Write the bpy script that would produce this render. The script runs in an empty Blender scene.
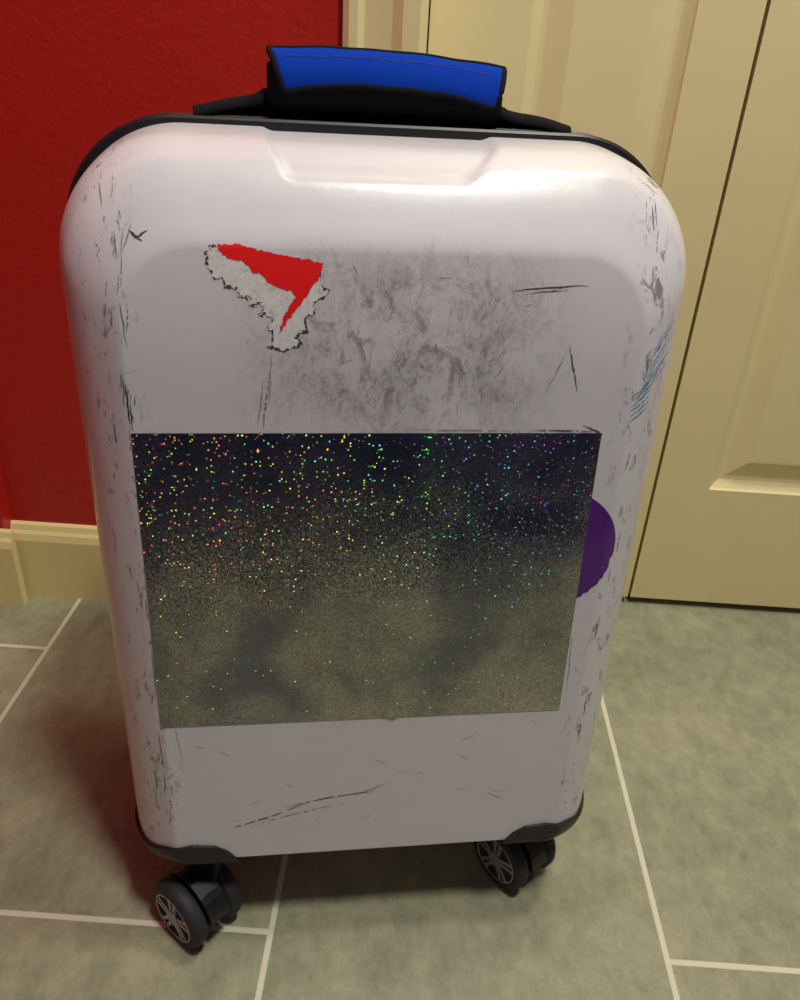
import bpy, bmesh, random
import numpy as np
from math import *
from mathutils import Vector, Matrix, noise
from mathutils.bvhtree import BVHTree
random.seed(7)
S=bpy.context.scene
S.view_settings.view_transform='Standard'
COL=bpy.context.collection

# ------------------------------------------------------------ helpers
def srgb(r,g,b):
    f=lambda c:(c/255/12.92) if c/255<=.04045 else ((c/255+.055)/1.055)**2.4
    return (f(r),f(g),f(b),1)
class NT:
    def __init__(s,name):
        s.m=bpy.data.materials.new(name);s.m.use_nodes=True
        s.t=s.m.node_tree;s.b=s.t.nodes['Principled BSDF'];s.out=s.t.nodes['Material Output']
    def n(s,typ,**k):
        nd=s.t.nodes.new(typ)
        for a,v in k.items(): setattr(nd,a,v)
        return nd
    def L(s,a,b): s.t.links.new(a,b)
    def put(s,sock,v):
        if hasattr(v,'is_output') or isinstance(v,bpy.types.NodeSocket): s.L(v,sock)
        else: sock.default_value=v
    def math(s,op,a,b=None,c=None,clamp=False):
        nd=s.n('ShaderNodeMath',operation=op);nd.use_clamp=clamp
        s.put(nd.inputs[0],a)
        if b is not None: s.put(nd.inputs[1],b)
        if c is not None: s.put(nd.inputs[2],c)
        return nd.outputs[0]
    def mix(s,fac,a,b,mode='MIX'):
        nd=s.n('ShaderNodeMix',data_type='RGBA',blend_type=mode)
        s.put(nd.inputs[0],fac);s.put(nd.inputs[6],a);s.put(nd.inputs[7],b)
        return nd.outputs[2]
    def noise(s,vec,scale,detail=4,rough=.5,dist=0):
        nd=s.n('ShaderNodeTexNoise');s.L(vec,nd.inputs['Vector'])
        nd.inputs['Scale'].default_value=scale;nd.inputs['Detail'].default_value=detail
        nd.inputs['Roughness'].default_value=rough;nd.inputs['Distortion'].default_value=dist
        return nd.outputs[0]
    def ramp(s,fac,pts):
        nd=s.n('ShaderNodeValToRGB');s.L(fac,nd.inputs[0])
        e=nd.color_ramp.elements
        while len(e)<len(pts): e.new(.5)
        for i,(p,c) in enumerate(pts):
            e[i].position=p;e[i].color=c if len(c)==4 else (*c,1)
        return nd.outputs[0]
    def sm(s,v,a,b):
        nd=s.n('ShaderNodeMapRange',interpolation_type='SMOOTHSTEP');s.put(nd.inputs[0],v)
        nd.inputs[1].default_value=a;nd.inputs[2].default_value=b
        return nd.outputs[0]
    def bump(s,h,strength=.3,dist=.001):
        nd=s.n('ShaderNodeBump');nd.inputs['Strength'].default_value=strength;nd.inputs['Distance'].default_value=dist
        s.L(h,nd.inputs['Height']);s.L(nd.outputs[0],s.b.inputs['Normal']);return nd
    def obj(s):
        return s.n('ShaderNodeTexCoord').outputs['Object']
    def sep(s,v):
        nd=s.n('ShaderNodeSeparateXYZ');s.L(v,nd.inputs[0]);return nd.outputs
    def scale(s,v,x,y,z):
        nd=s.n('ShaderNodeMapping');s.L(v,nd.inputs[0]);nd.inputs['Scale'].default_value=(x,y,z);return nd.outputs[0]
def simple(name,col,rough=.5,metal=0,nscale=60,var=.12,bump=.15,bd=.0006,coat=0):
    t=NT(name);o=t.obj();nz=t.noise(o,nscale,5,.6)
    dark=tuple(c*(1-var) for c in col[:3])+(1,)
    lite=tuple(min(1,c*(1+var)) for c in col[:3])+(1,)
    t.L(t.mix(nz,dark,lite),t.b.inputs['Base Color'])
    t.b.inputs['Roughness'].default_value=rough;t.b.inputs['Metallic'].default_value=metal
    t.b.inputs['Coat Weight'].default_value=coat
    if bump: t.bump(nz,bump,bd)
    return t.m
def mesh(name,verts,faces,mat,smooth=False,parent=None):
    me=bpy.data.meshes.new(name);me.from_pydata([tuple(v) for v in verts],[],faces);me.update()
    ob=bpy.data.objects.new(name,me);COL.objects.link(ob)
    if mat: me.materials.append(mat)
    bm=bmesh.new();bm.from_mesh(me);bmesh.ops.recalc_face_normals(bm,faces=bm.faces);bm.to_mesh(me);bm.free()
    if smooth:
        for p in me.polygons:p.use_smooth=True
    if parent: ob.parent=parent
    return ob
def box(name,x0,x1,y0,y1,z0,z1,mat,bev=0,seg=2,parent=None):
    v=[(x,y,z) for x in(x0,x1) for y in(y0,y1) for z in(z0,z1)]
    f=[(0,1,3,2),(4,6,7,5),(0,4,5,1),(2,3,7,6),(0,2,6,4),(1,5,7,3)]
    ob=mesh(name,v,f,mat,parent=parent)
    if bev:
        m=ob.modifiers.new('bev','BEVEL');m.width=bev;m.segments=seg;m.limit_method='NONE'
        for p in ob.data.polygons:p.use_smooth=True
        ob.modifiers.new('wn','WEIGHTED_NORMAL').keep_sharp=True
    return ob
def loft(name,rings,mat,cap=True,smooth=True,parent=None,closed=False):
    n=len(rings[0]);V=[p for r in rings for p in r];F=[]
    m=len(rings)
    for i in range(m if closed else m-1):
        a=i*n;b=((i+1)%m)*n
        for j in range(n):
            k=(j+1)%n;F.append((a+j,a+k,b+k,b+j))
    if cap and not closed:
        F.append(tuple(range(n)));F.append(tuple(range((m-1)*n,m*n)))
    return mesh(name,V,F,mat,smooth,parent)
def tube(name,pts,r,mat,seg=10,parent=None,cyclic=False,flat=1.0):
    pts=[Vector(p) for p in pts];rings=[]
    for i,p in enumerate(pts):
        a=pts[i-1] if (i or cyclic) else p;b=pts[(i+1)%len(pts)] if (i<len(pts)-1 or cyclic) else p
        t=(b-a).normalized();up=Vector((0,0,1)) if abs(t.z)<.95 else Vector((0,1,0))
        s=t.cross(up).normalized();u=s.cross(t)
        rings.append([p+s*cos(2*pi*j/seg)*r+u*sin(2*pi*j/seg)*r*flat for j in range(seg)])
    return loft(name,rings,mat,parent=parent,closed=cyclic)
def empty(name,loc=(0,0,0),rot=0):
    e=bpy.data.objects.new(name,None);e.location=loc;e.rotation_euler=(0,0,rot);e.empty_display_size=.1
    COL.objects.link(e);return e
def chaikin(p,n=3):
    for _ in range(n):
        q=[p[0]]
        for a,b in zip(p[:-1],p[1:]):
            q.append(tuple(.75*x+.25*y for x,y in zip(a,b)));q.append(tuple(.25*x+.75*y for x,y in zip(a,b)))
        q.append(p[-1]);p=q
    return p

# ------------------------------------------------------------ materials : room
t=NT('red_painted_wall');o=t.obj()
n1=t.noise(o,130,5,.55);n2=t.noise(o,3,3)
t.L(t.mix(n2,srgb(174,28,19),srgb(188,37,25)),t.b.inputs['Base Color'])
t.b.inputs['Roughness'].default_value=.42;t.bump(n1,.4,.002);M_RED=t.m
M_CREAM=simple('cream_door_paint',srgb(230,216,164),.38,nscale=25,var=.03,bump=.06)
M_TRIM=simple('cream_trim_paint',srgb(230,217,154),.4,nscale=30,var=.04,bump=.08)
M_CEIL=simple('ceiling_paint',srgb(205,203,195),.8,nscale=80,var=.05)
M_WARMWALL=simple('taupe_wall_paint',srgb(80,76,76),.7,nscale=60,var=.05)
M_NAVY=simple('navy_reflection_tone',srgb(54,60,100),.7,nscale=60,var=.05)
M_DARK=simple('closet_shadow_paint',srgb(60,50,38),.8,nscale=30)

t=NT('greenish_stone_tile');o=t.obj();x,y,z=t.sep(o)
W=.3413
cx=t.math('DIVIDE',t.math('ADD',x,.0950),W);col=t.math('FLOOR',cx)
par=t.math('MULTIPLY',t.math('FRACT',t.math('MULTIPLY',col,.5)),2)
yy=t.math('ADD',t.math('DIVIDE',t.math('SUBTRACT',y,.4155-W),2*W),t.math('MULTIPLY',par,.5))
def dist_line(v,w):
    fr=t.math('FRACT',v);return t.math('MULTIPLY',t.math('MINIMUM',fr,t.math('SUBTRACT',1,fr)),w)
dd=t.math('MINIMUM',dist_line(cx,W),dist_line(yy,2*W))
g=t.sm(t.math('ADD',dd,t.math('MULTIPLY',t.math('SUBTRACT',t.noise(o,300,2),.5),.0008)),.0020,.0033)
wn=t.n('ShaderNodeTexWhiteNoise',noise_dimensions='2D');cmb=t.n('ShaderNodeCombineXYZ');t.L(col,cmb.inputs[0]);t.L(t.math('FLOOR',yy),cmb.inputs[1]);t.L(cmb.outputs[0],wn.inputs['Vector'])
sh=t.n('ShaderNodeVectorMath',operation='ADD');t.L(o,sh.inputs[0]);t.L(wn.outputs['Color'],sh.inputs[1])
nA=t.noise(sh.outputs[0],6,8,.62,.3);nB=t.noise(t.scale(sh.outputs[0],1,.7,1),42,9,.8,.2);nC=t.noise(o,420,3,.6)
c=t.ramp(nA,[(.3,srgb(122,128,104)),(.5,srgb(147,151,123)),(.72,srgb(176,173,142))])
c=t.mix(.42,c,t.ramp(nB,[(.35,srgb(102,110,92)),(.62,srgb(186,182,152))]))
c=t.mix(t.math('MULTIPLY',nC,.3),c,srgb(112,114,92),'MIX')
t.L(t.mix(g,srgb(210,207,184),c),t.b.inputs['Base Color'])
t.L(t.math('SUBTRACT',.70,t.math('MULTIPLY',g,.3)),t.b.inputs['Roughness'])
h=t.math('ADD',t.math('MULTIPLY',g,1.0),t.math('MULTIPLY',nB,.25))
t.bump(h,.5,.0012);M_TILE=t.m

# ------------------------------------------------------------ room shell
YW=.872;YD=.935;CEIL=2.35;YF=-.34
box('floor',-1.1,1.7,YF,1.45,-.05,0,M_TILE)
box('ceiling',-1.1,1.7,YF,1.45,CEIL,CEIL+.05,M_CEIL)
box('wall_back',-.515,-.088,YW,YW+.12,0,CEIL,M_RED)
box('wall_back_left',-1.1,-.515,YW-.022,YW+.12,0,CEIL,M_RED)
box('wall_left',-1.15,-1.1,YF,1.45,0,CEIL,M_RED)
box('wall_right',1.7,1.75,YF,1.45,0,CEIL,M_WARMWALL)
box('dark_reflection_wall',-1.1,1.7,YF-.05,YF,0,CEIL,M_NAVY)  # added unseen plane behind the camera, gives the film something dark to mirror
box('wall_closet',-1.1,1.7,1.4,1.45,0,CEIL,M_DARK)
box('wall_header',-.088,1.7,YW,YW+.12,2.06,CEIL,M_RED)
def baseboard(name,x0,x1,yw,xend=False):
    prof=[(0,0),(-.012,0),(-.012,.088),(-.0095,.097),(-.0065,.101),(-.004,.108),(0,.111)]
    r=[[(x,yw+a,b) for a,b in prof] for x in(x0,x1)]
    return loft(name,r,M_TRIM,smooth=False)
baseboard('baseboard_back',-.515,-.092,YW)
baseboard('baseboard_left',-1.1,-.503,YW-.022)
def casing(name,x0,x1,z1):
    n=x1-x0
    pr=[(0,0),(0,-.010),(.006,-.014),(.014,-.014),(.02,-.009),(.046,-.012),(.056,-.018),(n-.006,-.018),(n,-.013),(n,.06)]
    r=[[(x0+a,YW+b,z) for a,b in pr] for z in(0,z1)]
    return loft(name,r,M_CREAM,smooth=False)
casing('trim_1',-.092,-.014,2.1)
def door(name,x0,x1,px0,px1):
    z0,z1=.012,2.04
    root=empty(name,(0,0,0))
    yf=YD;yb=YD+.034
    panels=[(.19,.92),(1.07,1.88)]
    V=[];F=[]
    def q(a,b,c,d):
        i=len(V);V.extend([a,b,c,d]);F.append((i,i+1,i+2,i+3))
    xs=[x0,px0,px1,x1];zs=[z0]+[v for p in panels for v in p]+[z1]
    for i in range(3):
        for j in range(len(zs)-1):
            if i==1 and j in(1,3): continue
            q((xs[i],yf,zs[j]),(xs[i+1],yf,zs[j]),(xs[i+1],yf,zs[j+1]),(xs[i],yf,zs[j+1]))
    for a,b in panels:
        loops=[]
        for ins,dy in((0,0),(.002,.0035),(.008,.008),(.012,.010),(.017,.010),(.019,.0095),(.030,.0055),(.042,.0012),(.046,.001)):
            loops.append([(px0+ins,yf+dy,a+ins),(px1-ins,yf+dy,a+ins),(px1-ins,yf+dy,b-ins),(px0+ins,yf+dy,b-ins)])
        for l,m in zip(loops[:-1],loops[1:]):
            for k in range(4):
                q(l[k],l[(k+1)%4],m[(k+1)%4],m[k])
        q(*loops[-1])
    q((x0,yf,z0),(x0,yb,z0),(x0,yb,z1),(x0,yf,z1));q((x1,yf,z0),(x1,yb,z0),(x1,yb,z1),(x1,yf,z1))
    q((x0,yf,z0),(x1,yf,z0),(x1,yb,z0),(x0,yb,z0));q((x0,yf,z1),(x1,yf,z1),(x1,yb,z1),(x0,yb,z1));q((x0,yb,z0),(x1,yb,z0),(x1,yb,z1),(x0,yb,z1))
    ob=mesh('leaf',V,F,M_CREAM,parent=root)
    bm=bmesh.new();bm.from_mesh(ob.data);bmesh.ops.remove_doubles(bm,verts=bm.verts,dist=1e-5)
    bmesh.ops.recalc_face_normals(bm,faces=bm.faces);bm.to_mesh(ob.data);bm.free()
door('door_1',-.0125,.3155,.088,.250)
door('door_2',.3195,.655,.388,.587)
door('door_3',.659,.99,.727,.922)
box('wall_back_right',1.0,1.7,YW,YW+.12,0,2.06,M_RED)

# ------------------------------------------------------------ suitcase
case=empty('suitcase',(-.0183,.4217,0),radians(9.1))
SL=.0863
XC=.0085;YR=.152
fy=lambda z:SL*z+.9*max(0,z-.49)**2
t=NT('white_polycarbonate_shell');o=t.obj();x,y,z=t.sep(o)
ax=t.math('ABSOLUTE',t.math('SUBTRACT',x,XC))
edge=t.math('MULTIPLY',t.sm(ax,.140,.162),t.math('SUBTRACT',1,t.sm(ax,.168,.192)))
nE=t.noise(t.scale(o,1,1,.45),120,8,.75,.5)
scE=t.math('MULTIPLY',edge,t.sm(nE,.54,.63))
nS=t.noise(t.scale(o,1,1,.6),230,8,.85,1.5);nM=t.noise(o,14,4,.6)
cp=t.math('MULTIPLY',t.math('SUBTRACT',1,t.sm(t.math('ABSOLUTE',t.math('SUBTRACT',x,.018)),.03,.12)),t.math('SUBTRACT',1,t.sm(t.math('ABSOLUTE',t.math('SUBTRACT',z,.508)),.02,.075)))
nL=t.noise(t.scale(o,1,1,.6),60,9,.8,1.2)
scC=t.math('MULTIPLY',t.math('MULTIPLY',cp,t.sm(nM,.36,.58)),t.sm(nS,.47,.62))
scD=t.math('MULTIPLY',t.math('MULTIPLY',cp,t.sm(nL,.48,.64)),.75)
smear=t.math('MULTIPLY',t.math('MULTIPLY',cp,t.sm(nM,.3,.8)),.55)
nG=t.noise(t.scale(o,.5,1,2.2),90,8,.8,1.0)
scG=t.math('MULTIPLY',t.sm(nG,.62,.72),t.sm(nM,.47,.60))
base=t.mix(t.noise(o,5,3),srgb(206,206,211),srgb(219,218,223))
base=t.mix(smear,base,srgb(140,138,130))
base=t.mix(scD,base,srgb(124,120,110))
base=t.mix(t.math('MULTIPLY',scC,.7),base,srgb(90,86,76))
base=t.mix(t.math('MULTIPLY',scG,.55),base,srgb(120,115,104))
base=t.mix(t.math('MULTIPLY',scE,.78),base,srgb(94,90,82))
t.L(base,t.b.inputs['Base Color'])
t.L(t.math('ADD',.29,t.math('MULTIPLY',t.math('ADD',scE,scC),.3)),t.b.inputs['Roughness'])
t.b.inputs['Coat Weight'].default_value=.35;t.b.inputs['Coat Roughness'].default_value=.12
t.bump(t.noise(o,45,4,.6),.14,.0016);M_SHELL=t.m
M_BLK=simple('black_abs_plastic',srgb(22,22,25),.42,nscale=200,var=.2,bump=.15)
M_RUB=simple('grey_rubber_tyre',srgb(38,38,42),.7,nscale=240,var=.25,bump=.3)
M_HUB=simple('silver_hub_plastic',srgb(165,165,168),.35,metal=.5,nscale=90,var=.1)
M_SCR=simple('scratch_grime_and_edge_shadow',srgb(66,62,56),.75,nscale=900,var=.5)
M_SCRL=simple('scratch_grime_faint',srgb(140,137,134),.7,nscale=900,var=.25)
M_TEAL=simple('teal_ink_scuff',srgb(40,135,170),.5,nscale=900,var=.4)
M_PUR=simple('purple_sticker',srgb(84,22,122),.38,nscale=200,var=.08,bump=.03,coat=.3)
M_REDT=simple('red_vinyl_sticker',srgb(236,14,12),.5,nscale=120,var=.05,bump=0)
t=NT('torn_paper_residue');o=t.obj();nz=t.noise(o,220,10,.85);
t.L(t.ramp(nz,[(.36,srgb(164,161,156)),(.44,srgb(206,204,201)),(.60,srgb(226,225,224))]),t.b.inputs['Base Color'])
t.b.inputs['Roughness'].default_value=.8;M_PAP=t.m
def cloth(name,col,sc=900):
    t=NT(name);o=t.obj();w=t.n('ShaderNodeTexWave',wave_type='BANDS',bands_direction='DIAGONAL');t.L(o,w.inputs[0]);w.inputs['Scale'].default_value=sc
    nz=t.noise(o,500,4,.7);h=t.math('ADD',w.outputs['Fac'],nz)
    t.L(t.mix(nz,tuple(c*.65 for c in col[:3])+(1,),col),t.b.inputs['Base Color'])
    t.b.inputs['Roughness'].default_value=.95;t.b.inputs['Specular IOR Level'].default_value=.15;t.bump(h,.5,.0006);return t.m
M_BLUE=cloth('blue_neoprene',srgb(4,64,190));M_CLB=cloth('black_webbing',srgb(28,28,32))
M_STITCH=simple('blue_stitching',srgb(8,28,90),.8,nscale=600)
# holographic glitter foil
t=NT('holographic_glitter_film');o=t.obj();x,y,z=t.sep(o)
vo=t.n('ShaderNodeTexVoronoi');t.L(o,vo.inputs['Vector']);vo.inputs['Scale'].default_value=760
hs=t.sep(vo.outputs['Color'])
v2=t.n('ShaderNodeTexVoronoi');t.L(o,v2.inputs['Vector']);v2.inputs['Scale'].default_value=1250
geo=t.n('ShaderNodeNewGeometry')
def jitter(src,k,extra=(0,0,0)):
    vs=t.n('ShaderNodeVectorMath',operation='SUBTRACT');t.L(src,vs.inputs[0]);vs.inputs[1].default_value=(.5,.5,.5)
    vm=t.n('ShaderNodeVectorMath',operation='SCALE');t.L(vs.outputs[0],vm.inputs[0]);vm.inputs['Scale'].default_value=k
    va=t.n('ShaderNodeVectorMath',operation='ADD');t.L(geo.outputs['Normal'],va.inputs[0]);t.L(vm.outputs[0],va.inputs[1])
    vb=t.n('ShaderNodeVectorMath',operation='ADD');t.L(va.outputs[0],vb.inputs[0]);vb.inputs[1].default_value=extra
    vn=t.n('ShaderNodeVectorMath',operation='NORMALIZE');t.L(vb.outputs[0],vn.inputs[0]);return vn.outputs[0]
t.L(jitter(v2.outputs['Color'],.075),t.b.inputs['Normal'])
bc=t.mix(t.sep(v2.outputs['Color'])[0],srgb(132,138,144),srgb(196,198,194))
bc=t.mix(t.math('MULTIPLY',t.sm(t.noise(t.scale(o,1,1,.8),9,6,.6,.3),.40,.62),.75),bc,srgb(96,102,130))  # dark bluish blotches of a blurred reflection, painted into the film colour
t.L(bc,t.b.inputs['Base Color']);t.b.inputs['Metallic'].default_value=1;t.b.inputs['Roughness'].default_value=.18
band=t.math('MULTIPLY',t.sm(t.math('ADD',z,t.math('MULTIPLY',t.math('SUBTRACT',t.noise(o,12,4),.5),.08)),.315,.395),.085)  # more flakes painted higher up, imitating where the film glints in the light
fl=t.math('GREATER_THAN',hs[0],t.math('SUBTRACT',.980,band))
core=t.math('LESS_THAN',vo.outputs['Distance'],.44)
fl=t.math('MULTIPLY',fl,core)
# diffraction hue: warm at the left, violet/blue at the right, with random spread
hue=t.math('ADD',t.math('MULTIPLY',t.math('POWER',hs[1],2.2),.46),t.math('MULTIPLY',t.sm(t.math('ADD',x,t.math('MULTIPLY',z,.5)),.12,.38),.58))
hue=t.math('SUBTRACT',t.math('ADD',1.0,hue),.01)
hc=t.n('ShaderNodeCombineColor',mode='HSV');t.L(t.math('FRACT',hue),hc.inputs[0]);hc.inputs[1].default_value=.86;t.L(t.math('ADD',.10,t.math('MULTIPLY',t.math('POWER',hs[2],2),.6)),hc.inputs[2])
df=t.n('ShaderNodeBsdfAnisotropic');t.L(hc.outputs[0],df.inputs[0]);df.inputs['Roughness'].default_value=.6
t.L(jitter(vo.outputs['Color'],.7,(0,0,1.15)),df.inputs['Normal'])
mx=t.n('ShaderNodeMixShader');t.L(fl,mx.inputs[0]);t.L(t.b.outputs[0],mx.inputs[1]);t.L(df.outputs[0],mx.inputs[2]);t.L(mx.outputs[0],t.out.inputs[0])
M_FOIL=t.m

ZT=.621
def outline(i,zb=.085,zt=ZT,grow=0,bi=.30):
    hw=.2035-i*1.02+grow;top=zt-i*1.25+grow;bot=zb+i*bi-grow
    rt=max(.012,.076-.7*i);rb=max(.004,.018-.08*i)
    P=[]
    def arc(cx,cz,r,a0,a1,n):
        for k in range(n):
            a=radians(a0+(a1-a0)*k/n);P.append((cx+r*cos(a),cz+r*sin(a)))
    def seg(a,b,n):
        for k in range(n): P.append((a[0]+(b[0]-a[0])*k/n,a[1]+(b[1]-a[1])*k/n))
    L,R=XC-hw,XC+hw
    seg((L+rb,bot),(R-rb,bot),60);arc(R-rb,bot+rb,rb,-90,0,14)
    seg((R,bot+rb),(R,top-rt),60);arc(R-rt,top-rt,rt,0,90,30)
    seg((R-rt,top),(L+rt,top),150);arc(L+rt,top-rt,rt,90,180,30)
    seg((L,top-rt),(L,bot+rb),60);arc(L+rb,bot+rb,rb,180,270,14)
    return [(XC+(a-XC)*(1-(.036 if a<XC else .056)*max(0,1-b/.55)*min(1,hw/.2)),b) for a,b in P]
ss=lambda v,a,b:(lambda q:q*q*(3-2*q))(min(1,max(0,(v-a)/(b-a))))
prof=[(0,.160-.01*k) for k in range(10)]+chaikin([(0,.060),(0,.050),(0,.0405),(.017,.015),(.046,.003),(.07,.001),(.1,0)],3)
def shell_rings(grow=0):
    rings=[]
    for off,i in prof:
        r=[]
        for px,pz in outline(i,grow=grow):
            f=fy(pz)
            if off>0: f=SL*pz+(f-SL*pz)*max(0,1-off/.03)
            y=f+off if off<.045 else f+.045+(off-.045)/.055*(YR-f-.045)
            hwn=.052+(pz-.603)*1.1
            m=ss(pz,.6005,.6055)*(1-ss(abs(px-(pz-.603)*.3),hwn-.004,hwn+.004))
            y+=m*.0026;zz=pz-m*.0022
            r.append((px,y-grow,zz))
        rings.append(r)
    return rings
R=shell_rings()
shell=loft('front_shell',R,M_SHELL,parent=case)
bv=BVHTree.FromPolygons([v.co.copy() for v in shell.data.vertices],[tuple(p.vertices) for p in shell.data.polygons])
rb=[]
for off,i in reversed(prof):
    yb=.252-off*.85 if off<.1 else YR+.012
    rb.append([(px,max(yb,YR+.012),pz) for px,pz in outline(i*.9,bi=.3)])
loft('back_shell',rb,M_SHELL,parent=case)
def ring_band(name,y0,y1,grow,mat,inner=-.006):
    a=outline(0,grow=grow);b=outline(0,grow=inner);c=outline(0,grow=grow-.0015)
    rr=[[(p[0],y0,p[1]) for p in b],[(p[0],y0,p[1]) for p in c],[(p[0],y0+.0015,p[1]) for p in a],[(p[0],y1-.0015,p[1]) for p in a],[(p[0],y1,p[1]) for p in c],[(p[0],y1,p[1]) for p in b]]
    return loft(name,rr,mat,cap=False,closed=True,parent=case,smooth=False)
ring_band('seam_rim',YR-.003,YR+.004,.0042,M_BLK)
ring_band('zipper_tape',YR+.004,YR+.013,.002,M_CLB)
ring_band('seam_rim_rear',YR+.012,YR+.018,.0042,M_BLK)
V=[];F=[]
for k in range(130):
    cx=XC-.12+.24*k/129;zz=ZT+.002
    i=len(V)
    for a in(-.0006,.0006):
        for b in(-.0018,.0018):
            for c_ in(0,.0012):V.append((cx+a,YR+.0085+b,zz+c_))
    for f_ in((0,1,3,2),(4,6,7,5),(0,4,5,1),(2,3,7,6),(0,2,6,4),(1,5,7,3)):F.append(tuple(i+q for q in f_))
mesh('zipper_teeth',V,F,M_BLK,parent=case)

def bumper(name,sgn):
    ob=loft(name,shell_rings(.0022),M_BLK,parent=case)
    pts=[(.30,.02),(.100,.02),(.100,.083),(.105,.0885),(.111,.096),(.119,.106),(.129,.1125),(.146,.1145),(.166,.111),(.185,.102),(.30,.096)]
    ring=[(XC+sgn*(a-.003),b) for a,b in pts]
    cut=loft('cut',[[(a,-.05,b) for a,b in ring],[(a,YR-.004,b) for a,b in ring]],None,smooth=False)
    m=ob.modifiers.new('b','BOOLEAN');m.operation='INTERSECT';m.object=cut;m.solver='EXACT'
    cut.parent=None;bpy.context.view_layer.update()
    ob.parent=None
    dg=bpy.context.evaluated_depsgraph_get();dg.update()
    me=bpy.data.meshes.new_from_object(ob.evaluated_get(dg));ob.modifiers.clear();ob.data=me;ob.parent=case
    bpy.data.objects.remove(cut)
    for p in me.polygons:p.use_smooth=True
    try: me.set_sharp_from_angle(angle=radians(40))
    except Exception: pass
    return ob
bumper('corner_bumper_1',-1);bumper('corner_bumper_2',1)
for k,sx in enumerate((-1,1)):
    box('rear_bumper_%d'%(k+1),XC+sx*.145-.046,XC+sx*.145+.046,.17,.256,.082,.125,M_BLK,.012,4,case)
box('underside',XC-.15,XC+.15,.03,.24,.088,.1,M_BLK,.004,2,case)

def wheel(name,c,nrm,r=.030,th=.015):
    n_=Vector((nrm[0],nrm[1],0)).normalized();s=Vector((-n_.y,n_.x,0));u=Vector((0,0,1));c=Vector(c)
    prof=[(-.5,.0),(-.5,.55),(-.5,.80),(-.42,.93),(-.2,1),(.2,1),(.42,.93),(.5,.80),(.5,.74),(.40,.70),(.38,.3),(.38,0.001)]
    N=40;rings=[]
    for a,b in prof:
        rings.append([c+n_*a*th+(s*cos(2*pi*k/N)+u*sin(2*pi*k/N))*max(b,.001)*r for k in range(N)])
    loft(name+'_tyre',rings,M_RUB,parent=case)
    V=[];F=[]
    def prism(pts,h0,h1):
        i=len(V);m=len(pts)
        for h in(h0,h1):
            for a,b in pts: V.append(c+n_*(h*th)+s*a*r+u*b*r)
        F.append(tuple(range(i+m,i+2*m)));F.append(tuple(range(i,i+m)))
        for k in range(m):F.append((i+k,i+(k+1)%m,i+m+(k+1)%m,i+m+k))
    prism([(.24*cos(2*pi*k/20),.24*sin(2*pi*k/20)) for k in range(20)],.38,.54)
    for q in range(5):
        a=2*pi*q/5+.3
        for d in(-.16,.16):
            p0=(.2*cos(a+d*2),.2*sin(a+d*2));p1=(.70*cos(a+d),.70*sin(a+d))
            w=(-sin(a)*.055,cos(a)*.055)
            prism([(p0[0]-w[0],p0[1]-w[1]),(p1[0]-w[0],p1[1]-w[1]),(p1[0]+w[0],p1[1]+w[1]),(p0[0]+w[0],p0[1]+w[1])],.38,.48)
    mesh(name+'_hub',V,F,M_HUB,parent=case)
    N=40
    rr=[]
    for a,b in((.44,.70),(.52,.70),(.52,.73),(.44,.75)):
        rr.append([c+n_*a*th+(s*cos(2*pi*k/N)+u*sin(2*pi*k/N))*b*r for k in range(N)])
    loft(name+'_hub_rim',rr,M_HUB,cap=False,closed=True,parent=case)
def caster(k,cx,cy,nrm,sx,sy):
    n_=Vector((nrm[0],nrm[1],0)).normalized();f=Vector((-n_.y,n_.x,0));r=.031
    c1=Vector((cx,cy,r));c2=c1-n_*.036;mid=(c1+c2)/2
    wheel('spinner_%d_outer'%k,c1,n_,r);wheel('spinner_%d_inner'%k,c2,-n_,r)
    top=Vector((sx,sy,.088))
    secs=[(top,.028,.026),(top-Vector((0,0,.012)),.027,.025),(top.lerp(mid,.32)+Vector((0,0,.004)),.021,.0095),(top.lerp(mid,.75),.017,.0085),(mid,.012,.0085),(mid-Vector((0,0,.010)),.007,.007)]
    rings=[]
    for p,a,b in secs:
        rings.append([p+f*cos(2*pi*j/24)*a+n_*sin(2*pi*j/24)*b for j in range(24)])
    loft('spinner_%d_fork'%k,rings,M_BLK,parent=case)
    rg=[]
    for j in range(15):
        a=radians(5+170*j/14);d=f*cos(a)+Vector((0,0,1))*sin(a)
        rg.append([mid+n_*w*.0095+d*q for w,q in((-1,.0200),(1,.0200),(1,.0315),(-1,.0315))])
    loft('spinner_%d_guard'%k,rg,M_BLK,smooth=False,parent=case)
    ax=[c1+n_*.004,c2-n_*.004];tube('spinner_%d_axle'%k,ax,.004,M_HUB,parent=case)
caster(1,-.151,.010,(-.72,-.69),-.127,.046)
caster(2,.131,.043,(-.845,-.533),.148,.048)
caster(3,-.150,.215,(-.9,-.3),-.135,.205)
caster(4,.160,.215,(.9,-.3),.150,.205)

tp=[]
for x_,h_,d_ in((-.118,.001,.018),(-.112,.006,.024),(-.095,.0085,.027),(-.06,.010,.028),(.08,.010,.028),(.115,.0085,.027),(.132,.006,.024),(.138,.001,.018)):
    tp.append([(x_,YR+.040+d_*cos(a),ZT+h_*max(0,sin(a))*1.0+(-.006 if sin(a)<0 else 0)) for a in [2*pi*j/24 for j in range(24)]])
loft('top_plate',tp,M_BLK,parent=case)
HX0,HX1=-.065,.089;HY=YR+.022;HZ=.6460
arch=lambda u:.0035*(1-(2*u-1)**2)-.004*u
gp=[(HX0-.048,HY,ZT+.003),(HX0-.028,HY,ZT+.008),(HX0-.006,HY,HZ-.013)]+[(HX0+(HX1-HX0)*u,HY,HZ-.008+arch(u)) for u in(0,.25,.5,.75,1)]+[(HX1+.006,HY,HZ-.016),(HX1+.030,HY,ZT+.007),(HX1+.050,HY,ZT+.002)]
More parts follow.
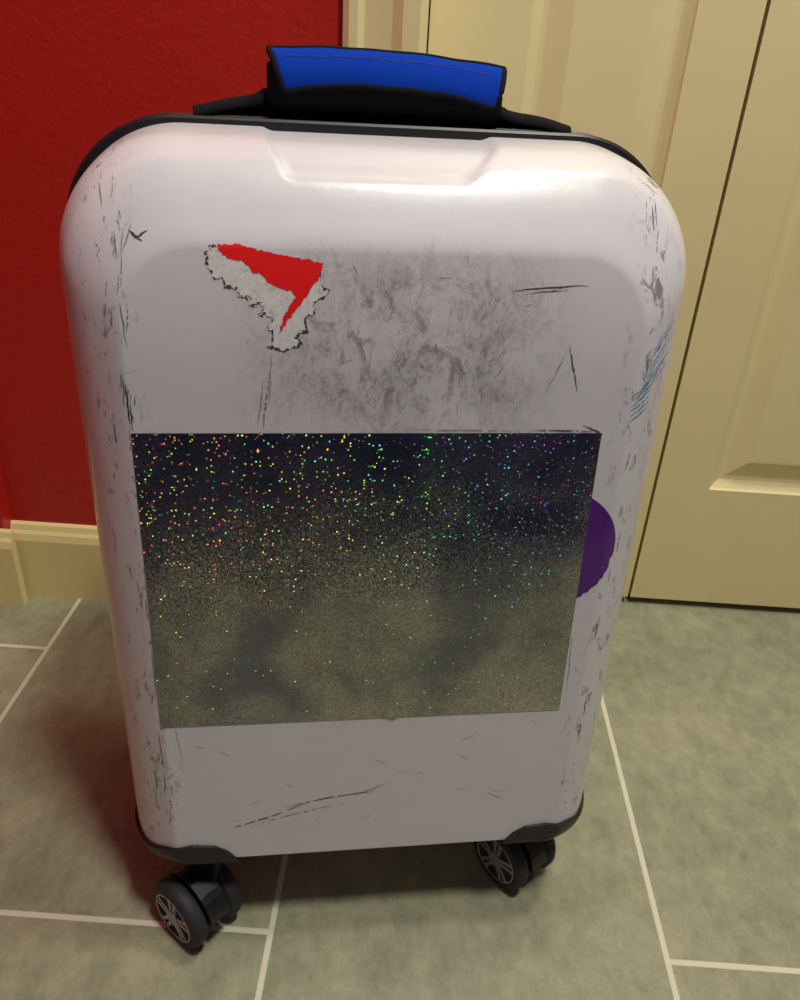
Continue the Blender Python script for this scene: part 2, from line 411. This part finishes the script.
tube('carry_handle_strap',chaikin(gp,2),.010,M_CLB,seg=16,parent=case,flat=.55)
rings=[]
for k in range(25):
    u=k/24;e=min(1,.75+.25*sin(pi*min(u,1-u)*8 if min(u,1-u)<.0625 else pi/2))
    rings.append([(HX0-.001+(HX1-HX0)*u,HY+.0185*cos(a)*e,HZ-.002+arch(u)+(.0165*sin(a)-(.002 if sin(a)<0 else 0))*e) for a in [2*pi*j/28 for j in range(28)]])
loft('handle_wrap_sleeve',rings,M_CLB,parent=case)
nu,nv=48,16;V=[];F=[]
def flap(u,v):
    x_=HX0+(HX1-HX0)*(.5+(u-.5)*(1.0-.13*v*(1 if u<.5 else .6)))
    a=radians(105+ (80+10*abs(2*u-1)**3)*v)
    yy=HY+.0208*cos(a);zz=HZ+arch(u)+.0188*sin(a)
    k_=.0006*noise.noise(Vector((u*7,v*3,4)))
    return Vector((x_,yy+k_,zz+k_))
for i in range(nu+1):
    for j in range(nv+1): V.append(flap(i/nu,j/nv))
for i in range(nu):
    for j in range(nv):
        a=i*(nv+1)+j;F.append((a,a+1,a+nv+2,a+nv+1))
fo=mesh('handle_wrap_flap',V,F,M_BLUE,True,case)
sm_=fo.modifiers.new('s','SOLIDIFY');sm_.thickness=.0022;sm_.offset=0
edge_=[flap(0,j/12) for j in range(12)]+[flap(i/30,1) for i in range(30)]+[flap(1,1-j/12) for j in range(12)]+[flap(1-i/30,0) for i in range(30)]
tube('handle_wrap_piping',edge_,.0021,M_CLB,seg=10,parent=case,cyclic=True)
V=[];F=[]
for k in range(44):
    u0=.05+.9*k/44;u1=u0+.012
    i=len(V)
    for u_ in(u0,u1):
        for vv in(.335,.37):
            p=flap(u_,vv);n_=Vector((0,p.y-HY,p.z-HZ)).normalized();V.append(p+n_*.0014)
    F.append((i,i+1,i+3,i+2))
mesh('handle_wrap_stitches',V,F,M_STITCH,parent=case)

# ------------------------------------------------------------ stickers and marks lying on the shell surface
def on(x_,z_,off=.0004):
    h=bv.ray_cast(Vector((x_,-.5,z_)),Vector((0,1,0)))
    if h[0] is None: return Vector((x_,fy(z_),z_))
    n_=h[1] if h[1].y<0 else -h[1]
    return h[0]+n_*off
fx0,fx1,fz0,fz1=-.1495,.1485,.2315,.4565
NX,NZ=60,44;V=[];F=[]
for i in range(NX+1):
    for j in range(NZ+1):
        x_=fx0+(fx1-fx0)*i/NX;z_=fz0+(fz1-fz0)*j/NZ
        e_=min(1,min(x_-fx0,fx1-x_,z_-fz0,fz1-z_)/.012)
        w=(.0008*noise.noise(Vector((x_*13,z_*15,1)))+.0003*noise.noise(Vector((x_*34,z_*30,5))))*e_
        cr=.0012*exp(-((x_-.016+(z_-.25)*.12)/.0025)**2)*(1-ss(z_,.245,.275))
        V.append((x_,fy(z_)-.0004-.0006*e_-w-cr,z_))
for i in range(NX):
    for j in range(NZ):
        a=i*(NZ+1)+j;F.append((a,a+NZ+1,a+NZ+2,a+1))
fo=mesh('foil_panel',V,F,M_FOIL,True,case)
V=[];F=[];NR,NA=14,96;pc=(.1265,.370);pr=.0455
V.append(on(*pc,.0002))
for i in range(1,NR+1):
    for k in range(NA):
        a=2*pi*k/NA;r_=pr*i/NR
        if i==NR and -1.1<(a if a<pi else a-2*pi)<-.1: r_*=1-.05*random.random()
        V.append(on(pc[0]+r_*cos(a),pc[1]+r_*sin(a),.0002))
for k in range(NA):F.append((0,1+k,1+(k+1)%NA))
for i in range(NR-1):
    for k in range(NA):
        a=1+i*NA;F.append((a+k,a+(k+1)%NA,a+NA+(k+1)%NA,a+NA+k))
mesh('purple_sticker',V,F,M_PUR,True,case)
# decals: a fine cell grid kept where it lies inside the ragged outline, so each follows the curved shell
def inside(p,P):
    c_=False;j=len(P)-1
    for i in range(len(P)):
        if (P[i][1]>p[1])!=(P[j][1]>p[1]) and p[0]<(P[j][0]-P[i][0])*(p[1]-P[i][1])/(P[j][1]-P[i][1])+P[i][0]: c_=not c_
        j=i
    return c_
def decal(name,pts,mat,off,jit=0,st=.8):
    V=[];F=[];ids={}
    def jp(a,b):
        s_=Vector((a*.16,b*.16,off*1e4));return (a+jit*2*noise.noise(s_)+jit*1.2*noise.noise(s_*2.7),b+jit*2*noise.noise(s_+Vector((9,9,9)))+jit*1.2*noise.noise(s_*2.7+Vector((5,5,5))))
    x0=min(p[0] for p in pts)-4;x1=max(p[0] for p in pts)+4;y0=min(p[1] for p in pts)-4;y1=max(p[1] for p in pts)+4
    nx=int((x1-x0)/st);ny=int((y1-y0)/st)
    def vid(i,j):
        if (i,j) not in ids:
            a=x0+i*st;b=y0+j*st
            ids[(i,j)]=len(V);V.append(on(-.093+a*.00055,.565-b*.00057,off))
        return ids[(i,j)]
    for i in range(nx):
        for j in range(ny):
            if inside(jp(x0+(i+.5)*st,y0+(j+.5)*st),pts):
                F.append((vid(i,j),vid(i,j+1),vid(i+1,j+1),vid(i+1,j)))
    return mesh(name,V,F,mat,True,case)
pap=[(-8,0),(6,-1),(40,6),(80,11),(106,14),(103,26),(114,40),(98,50),(100,58),(88,66),(92,78),(78,84),(84,92),(66,99),(48,94),(58,84),(50,74),(56,66),(42,62),(46,52),(30,54),(34,44),(20,46),(20,36),(6,37),(6,29),(-4,28),(-10,16)]
decal('sticker_residue_shadow',[(a*1.022-.6,b*1.022-.2) for a,b in pap],M_SCR,.00015,2.2)  # dark sheet painting the paper's edge shadow, in the scratch colour
decal('sticker_residue',pap,M_PAP,.00030,2.0)
red=[(0,-3),(22,-3),(50,2),(78,7),(109,12),(106,22),(98,34),(90,46),(80,57),(69,71),(62,83),(65,68),(73,54),(80,45),(76,39),(67,38),(58,35),(50,31),(45,24),(36,22),(28,12),(14,10),(5,6)]
decal('red_sticker',red,M_REDT,.00050,.9,.6)
SC={}
def stroke(x0,z0,x1,z1,w,mat,bend=0,wob=.0004,n=26,gap=0):
    V,F=SC.setdefault(mat.name,([],[]))[:2];SC[mat.name]=(V,F)
    dx,dz=x1-x0,z1-z0;L=hypot(dx,dz);px,pz=-dz/L,dx/L
    st=len(V);sd=random.random()*50
    for k in range(n+1):
        u=k/n;o_=bend*4*u*(1-u)+wob*noise.noise(Vector((u*4,sd,0)))*2
        ww=w*(.2+.8*sin(pi*u))*(.5+.9*abs(noise.noise(Vector((u*14,sd,3))))) 
        cx=x0+dx*u+px*o_;cz=z0+dz*u+pz*o_
        V.append(on(cx+px*ww/2,cz+pz*ww/2,.0003));V.append(on(cx-px*ww/2,cz-pz*ww/2,.0003))
    for k in range(n):
        if gap and noise.noise(Vector((k*.9,sd,7)))>gap: continue
        a=st+2*k;F.append((a,a+1,a+3,a+2))
stroke(.080,.545,.128,.549,.0012,M_SCR,.0008);stroke(.088,.5435,.115,.5465,.0007,M_SCR)
stroke(.108,.484,.118,.511,.0009,M_SCRL);stroke(.119,.514,.128,.484,.0012,M_SCR,gap=.3)
stroke(-.150,.488,-.1495,.462,.0017,M_SCR);stroke(-.1485,.475,-.148,.458,.0011,M_SCR)
stroke(-.112,.128,-.045,.152,.0013,M_SCR,-.002,gap=.25);stroke(-.062,.148,.010,.160,.0012,M_SCR,.002,gap=.25);stroke(-.01,.156,.02,.168,.0008,M_SCRL);stroke(-.09,.130,-.01,.150,.0008,M_SCRL,.002,gap=.2)
stroke(.10,.4585,.147,.4575,.0011,M_SCR,gap=.2);stroke(.02,.4585,.10,.4585,.0007,M_SCRL,gap=.3);stroke(.135,.462,.150,.455,.0012,M_SCR,gap=.3)
stroke(-.1505,.3,-.151,.255,.0010,M_SCRL);stroke(.150,.30,.152,.25,.0009,M_SCRL);stroke(-.14,.23,-.136,.20,.0007,M_SCRL)
stroke(-.142,.572,-.134,.567,.0017,M_SCR);stroke(-.139,.568,-.131,.572,.0012,M_SCR);stroke(-.146,.56,-.140,.575,.0011,M_SCRL)
stroke(-.064,.505,-.066,.475,.0012,M_SCRL,gap=.15);stroke(-.066,.49,-.070,.46,.0020,M_SCRL,gap=.05);stroke(-.069,.49,-.073,.462,.0014,M_SCRL,gap=.05)
for k in range(8): stroke(.168+.001*k,.474+.0045*k,.192,.500+.0045*k+random.uniform(-.003,.003),.0011,M_TEAL,.001,gap=.3)
for k in range(6): stroke(.166,.464+.0035*k,.180,.472+.004*k,.0013,M_TEAL,gap=.3)
for k in range(64):
    s_=random.choice((-1,-1,1));z_=random.uniform(.13,.59);x_=XC+s_*random.uniform(.153,.168)
    stroke(x_,z_,x_+random.uniform(-.002,.002),z_+random.uniform(.004,.024),random.uniform(.0005,.0013),random.choice((M_SCR,M_SCRL)),n=10,gap=.3)
for k in range(34):
    x_=random.gauss(.02,.045);z_=random.gauss(.505,.028)
    if not .465<z_<.56: continue
    a=random.choice((1.1,1.3,.2,1.9))+random.uniform(-.2,.2);l=random.uniform(.003,.014)
    stroke(x_,z_,x_+cos(a)*l,z_+sin(a)*l,random.uniform(.0003,.0006),M_SCRL,n=8,wob=.0001)
for k in range(18):
    x_=random.uniform(-.13,.13);z_=random.uniform(.13,.225);a=random.uniform(-.6,.6);l=random.uniform(.004,.02)
    stroke(x_,z_,x_+cos(a)*l,z_+sin(a)*l,.0005,M_SCRL,n=8,wob=.0001)
for nm,(V,F) in SC.items(): mesh(nm+'_marks',V,F,bpy.data.materials[nm],parent=case)

# ------------------------------------------------------------ light
def area(name,loc,tgt,size,e,col):
    l=bpy.data.lights.new(name,'AREA');l.shape='DISK';l.size=size;l.energy=e;l.color=col
    o_=bpy.data.objects.new(name,l);o_.location=loc;o_.rotation_euler=(Vector(tgt)-Vector(loc)).to_track_quat('-Z','Y').to_euler();COL.objects.link(o_)
area('ceiling_lamp',(.40,.0,2.28),(.2,.4,0),.28,28,(1,.96,.86))
area('recessed_lamp',(.60,.66,2.28),(.2,.5,0),.26,12,(1,.94,.84))

w=bpy.data.worlds.new('w');S.world=w;w.use_nodes=True;w.node_tree.nodes['Background'].inputs[0].default_value=(.8,.85,1,1);w.node_tree.nodes['Background'].inputs[1].default_value=.2

# ------------------------------------------------------------ camera
f=800.
Y=Vector((40,446,-f)).normalized();a=-85.;y2=(f*f+40*a)/446
U=Vector((-a,y2,f)).normalized();X=Y.cross(U)
cam=bpy.data.objects.new('camera',bpy.data.cameras.new('camera'));COL.objects.link(cam)
Mx=Matrix((X,Y,U)).to_4x4();Mx.translation=Vector((0,0,.667));cam.matrix_world=Mx
cam.data.sensor_fit='VERTICAL';cam.data.sensor_height=24;cam.data.lens=24*f/1000;cam.data.clip_start=.01
S.camera=cam
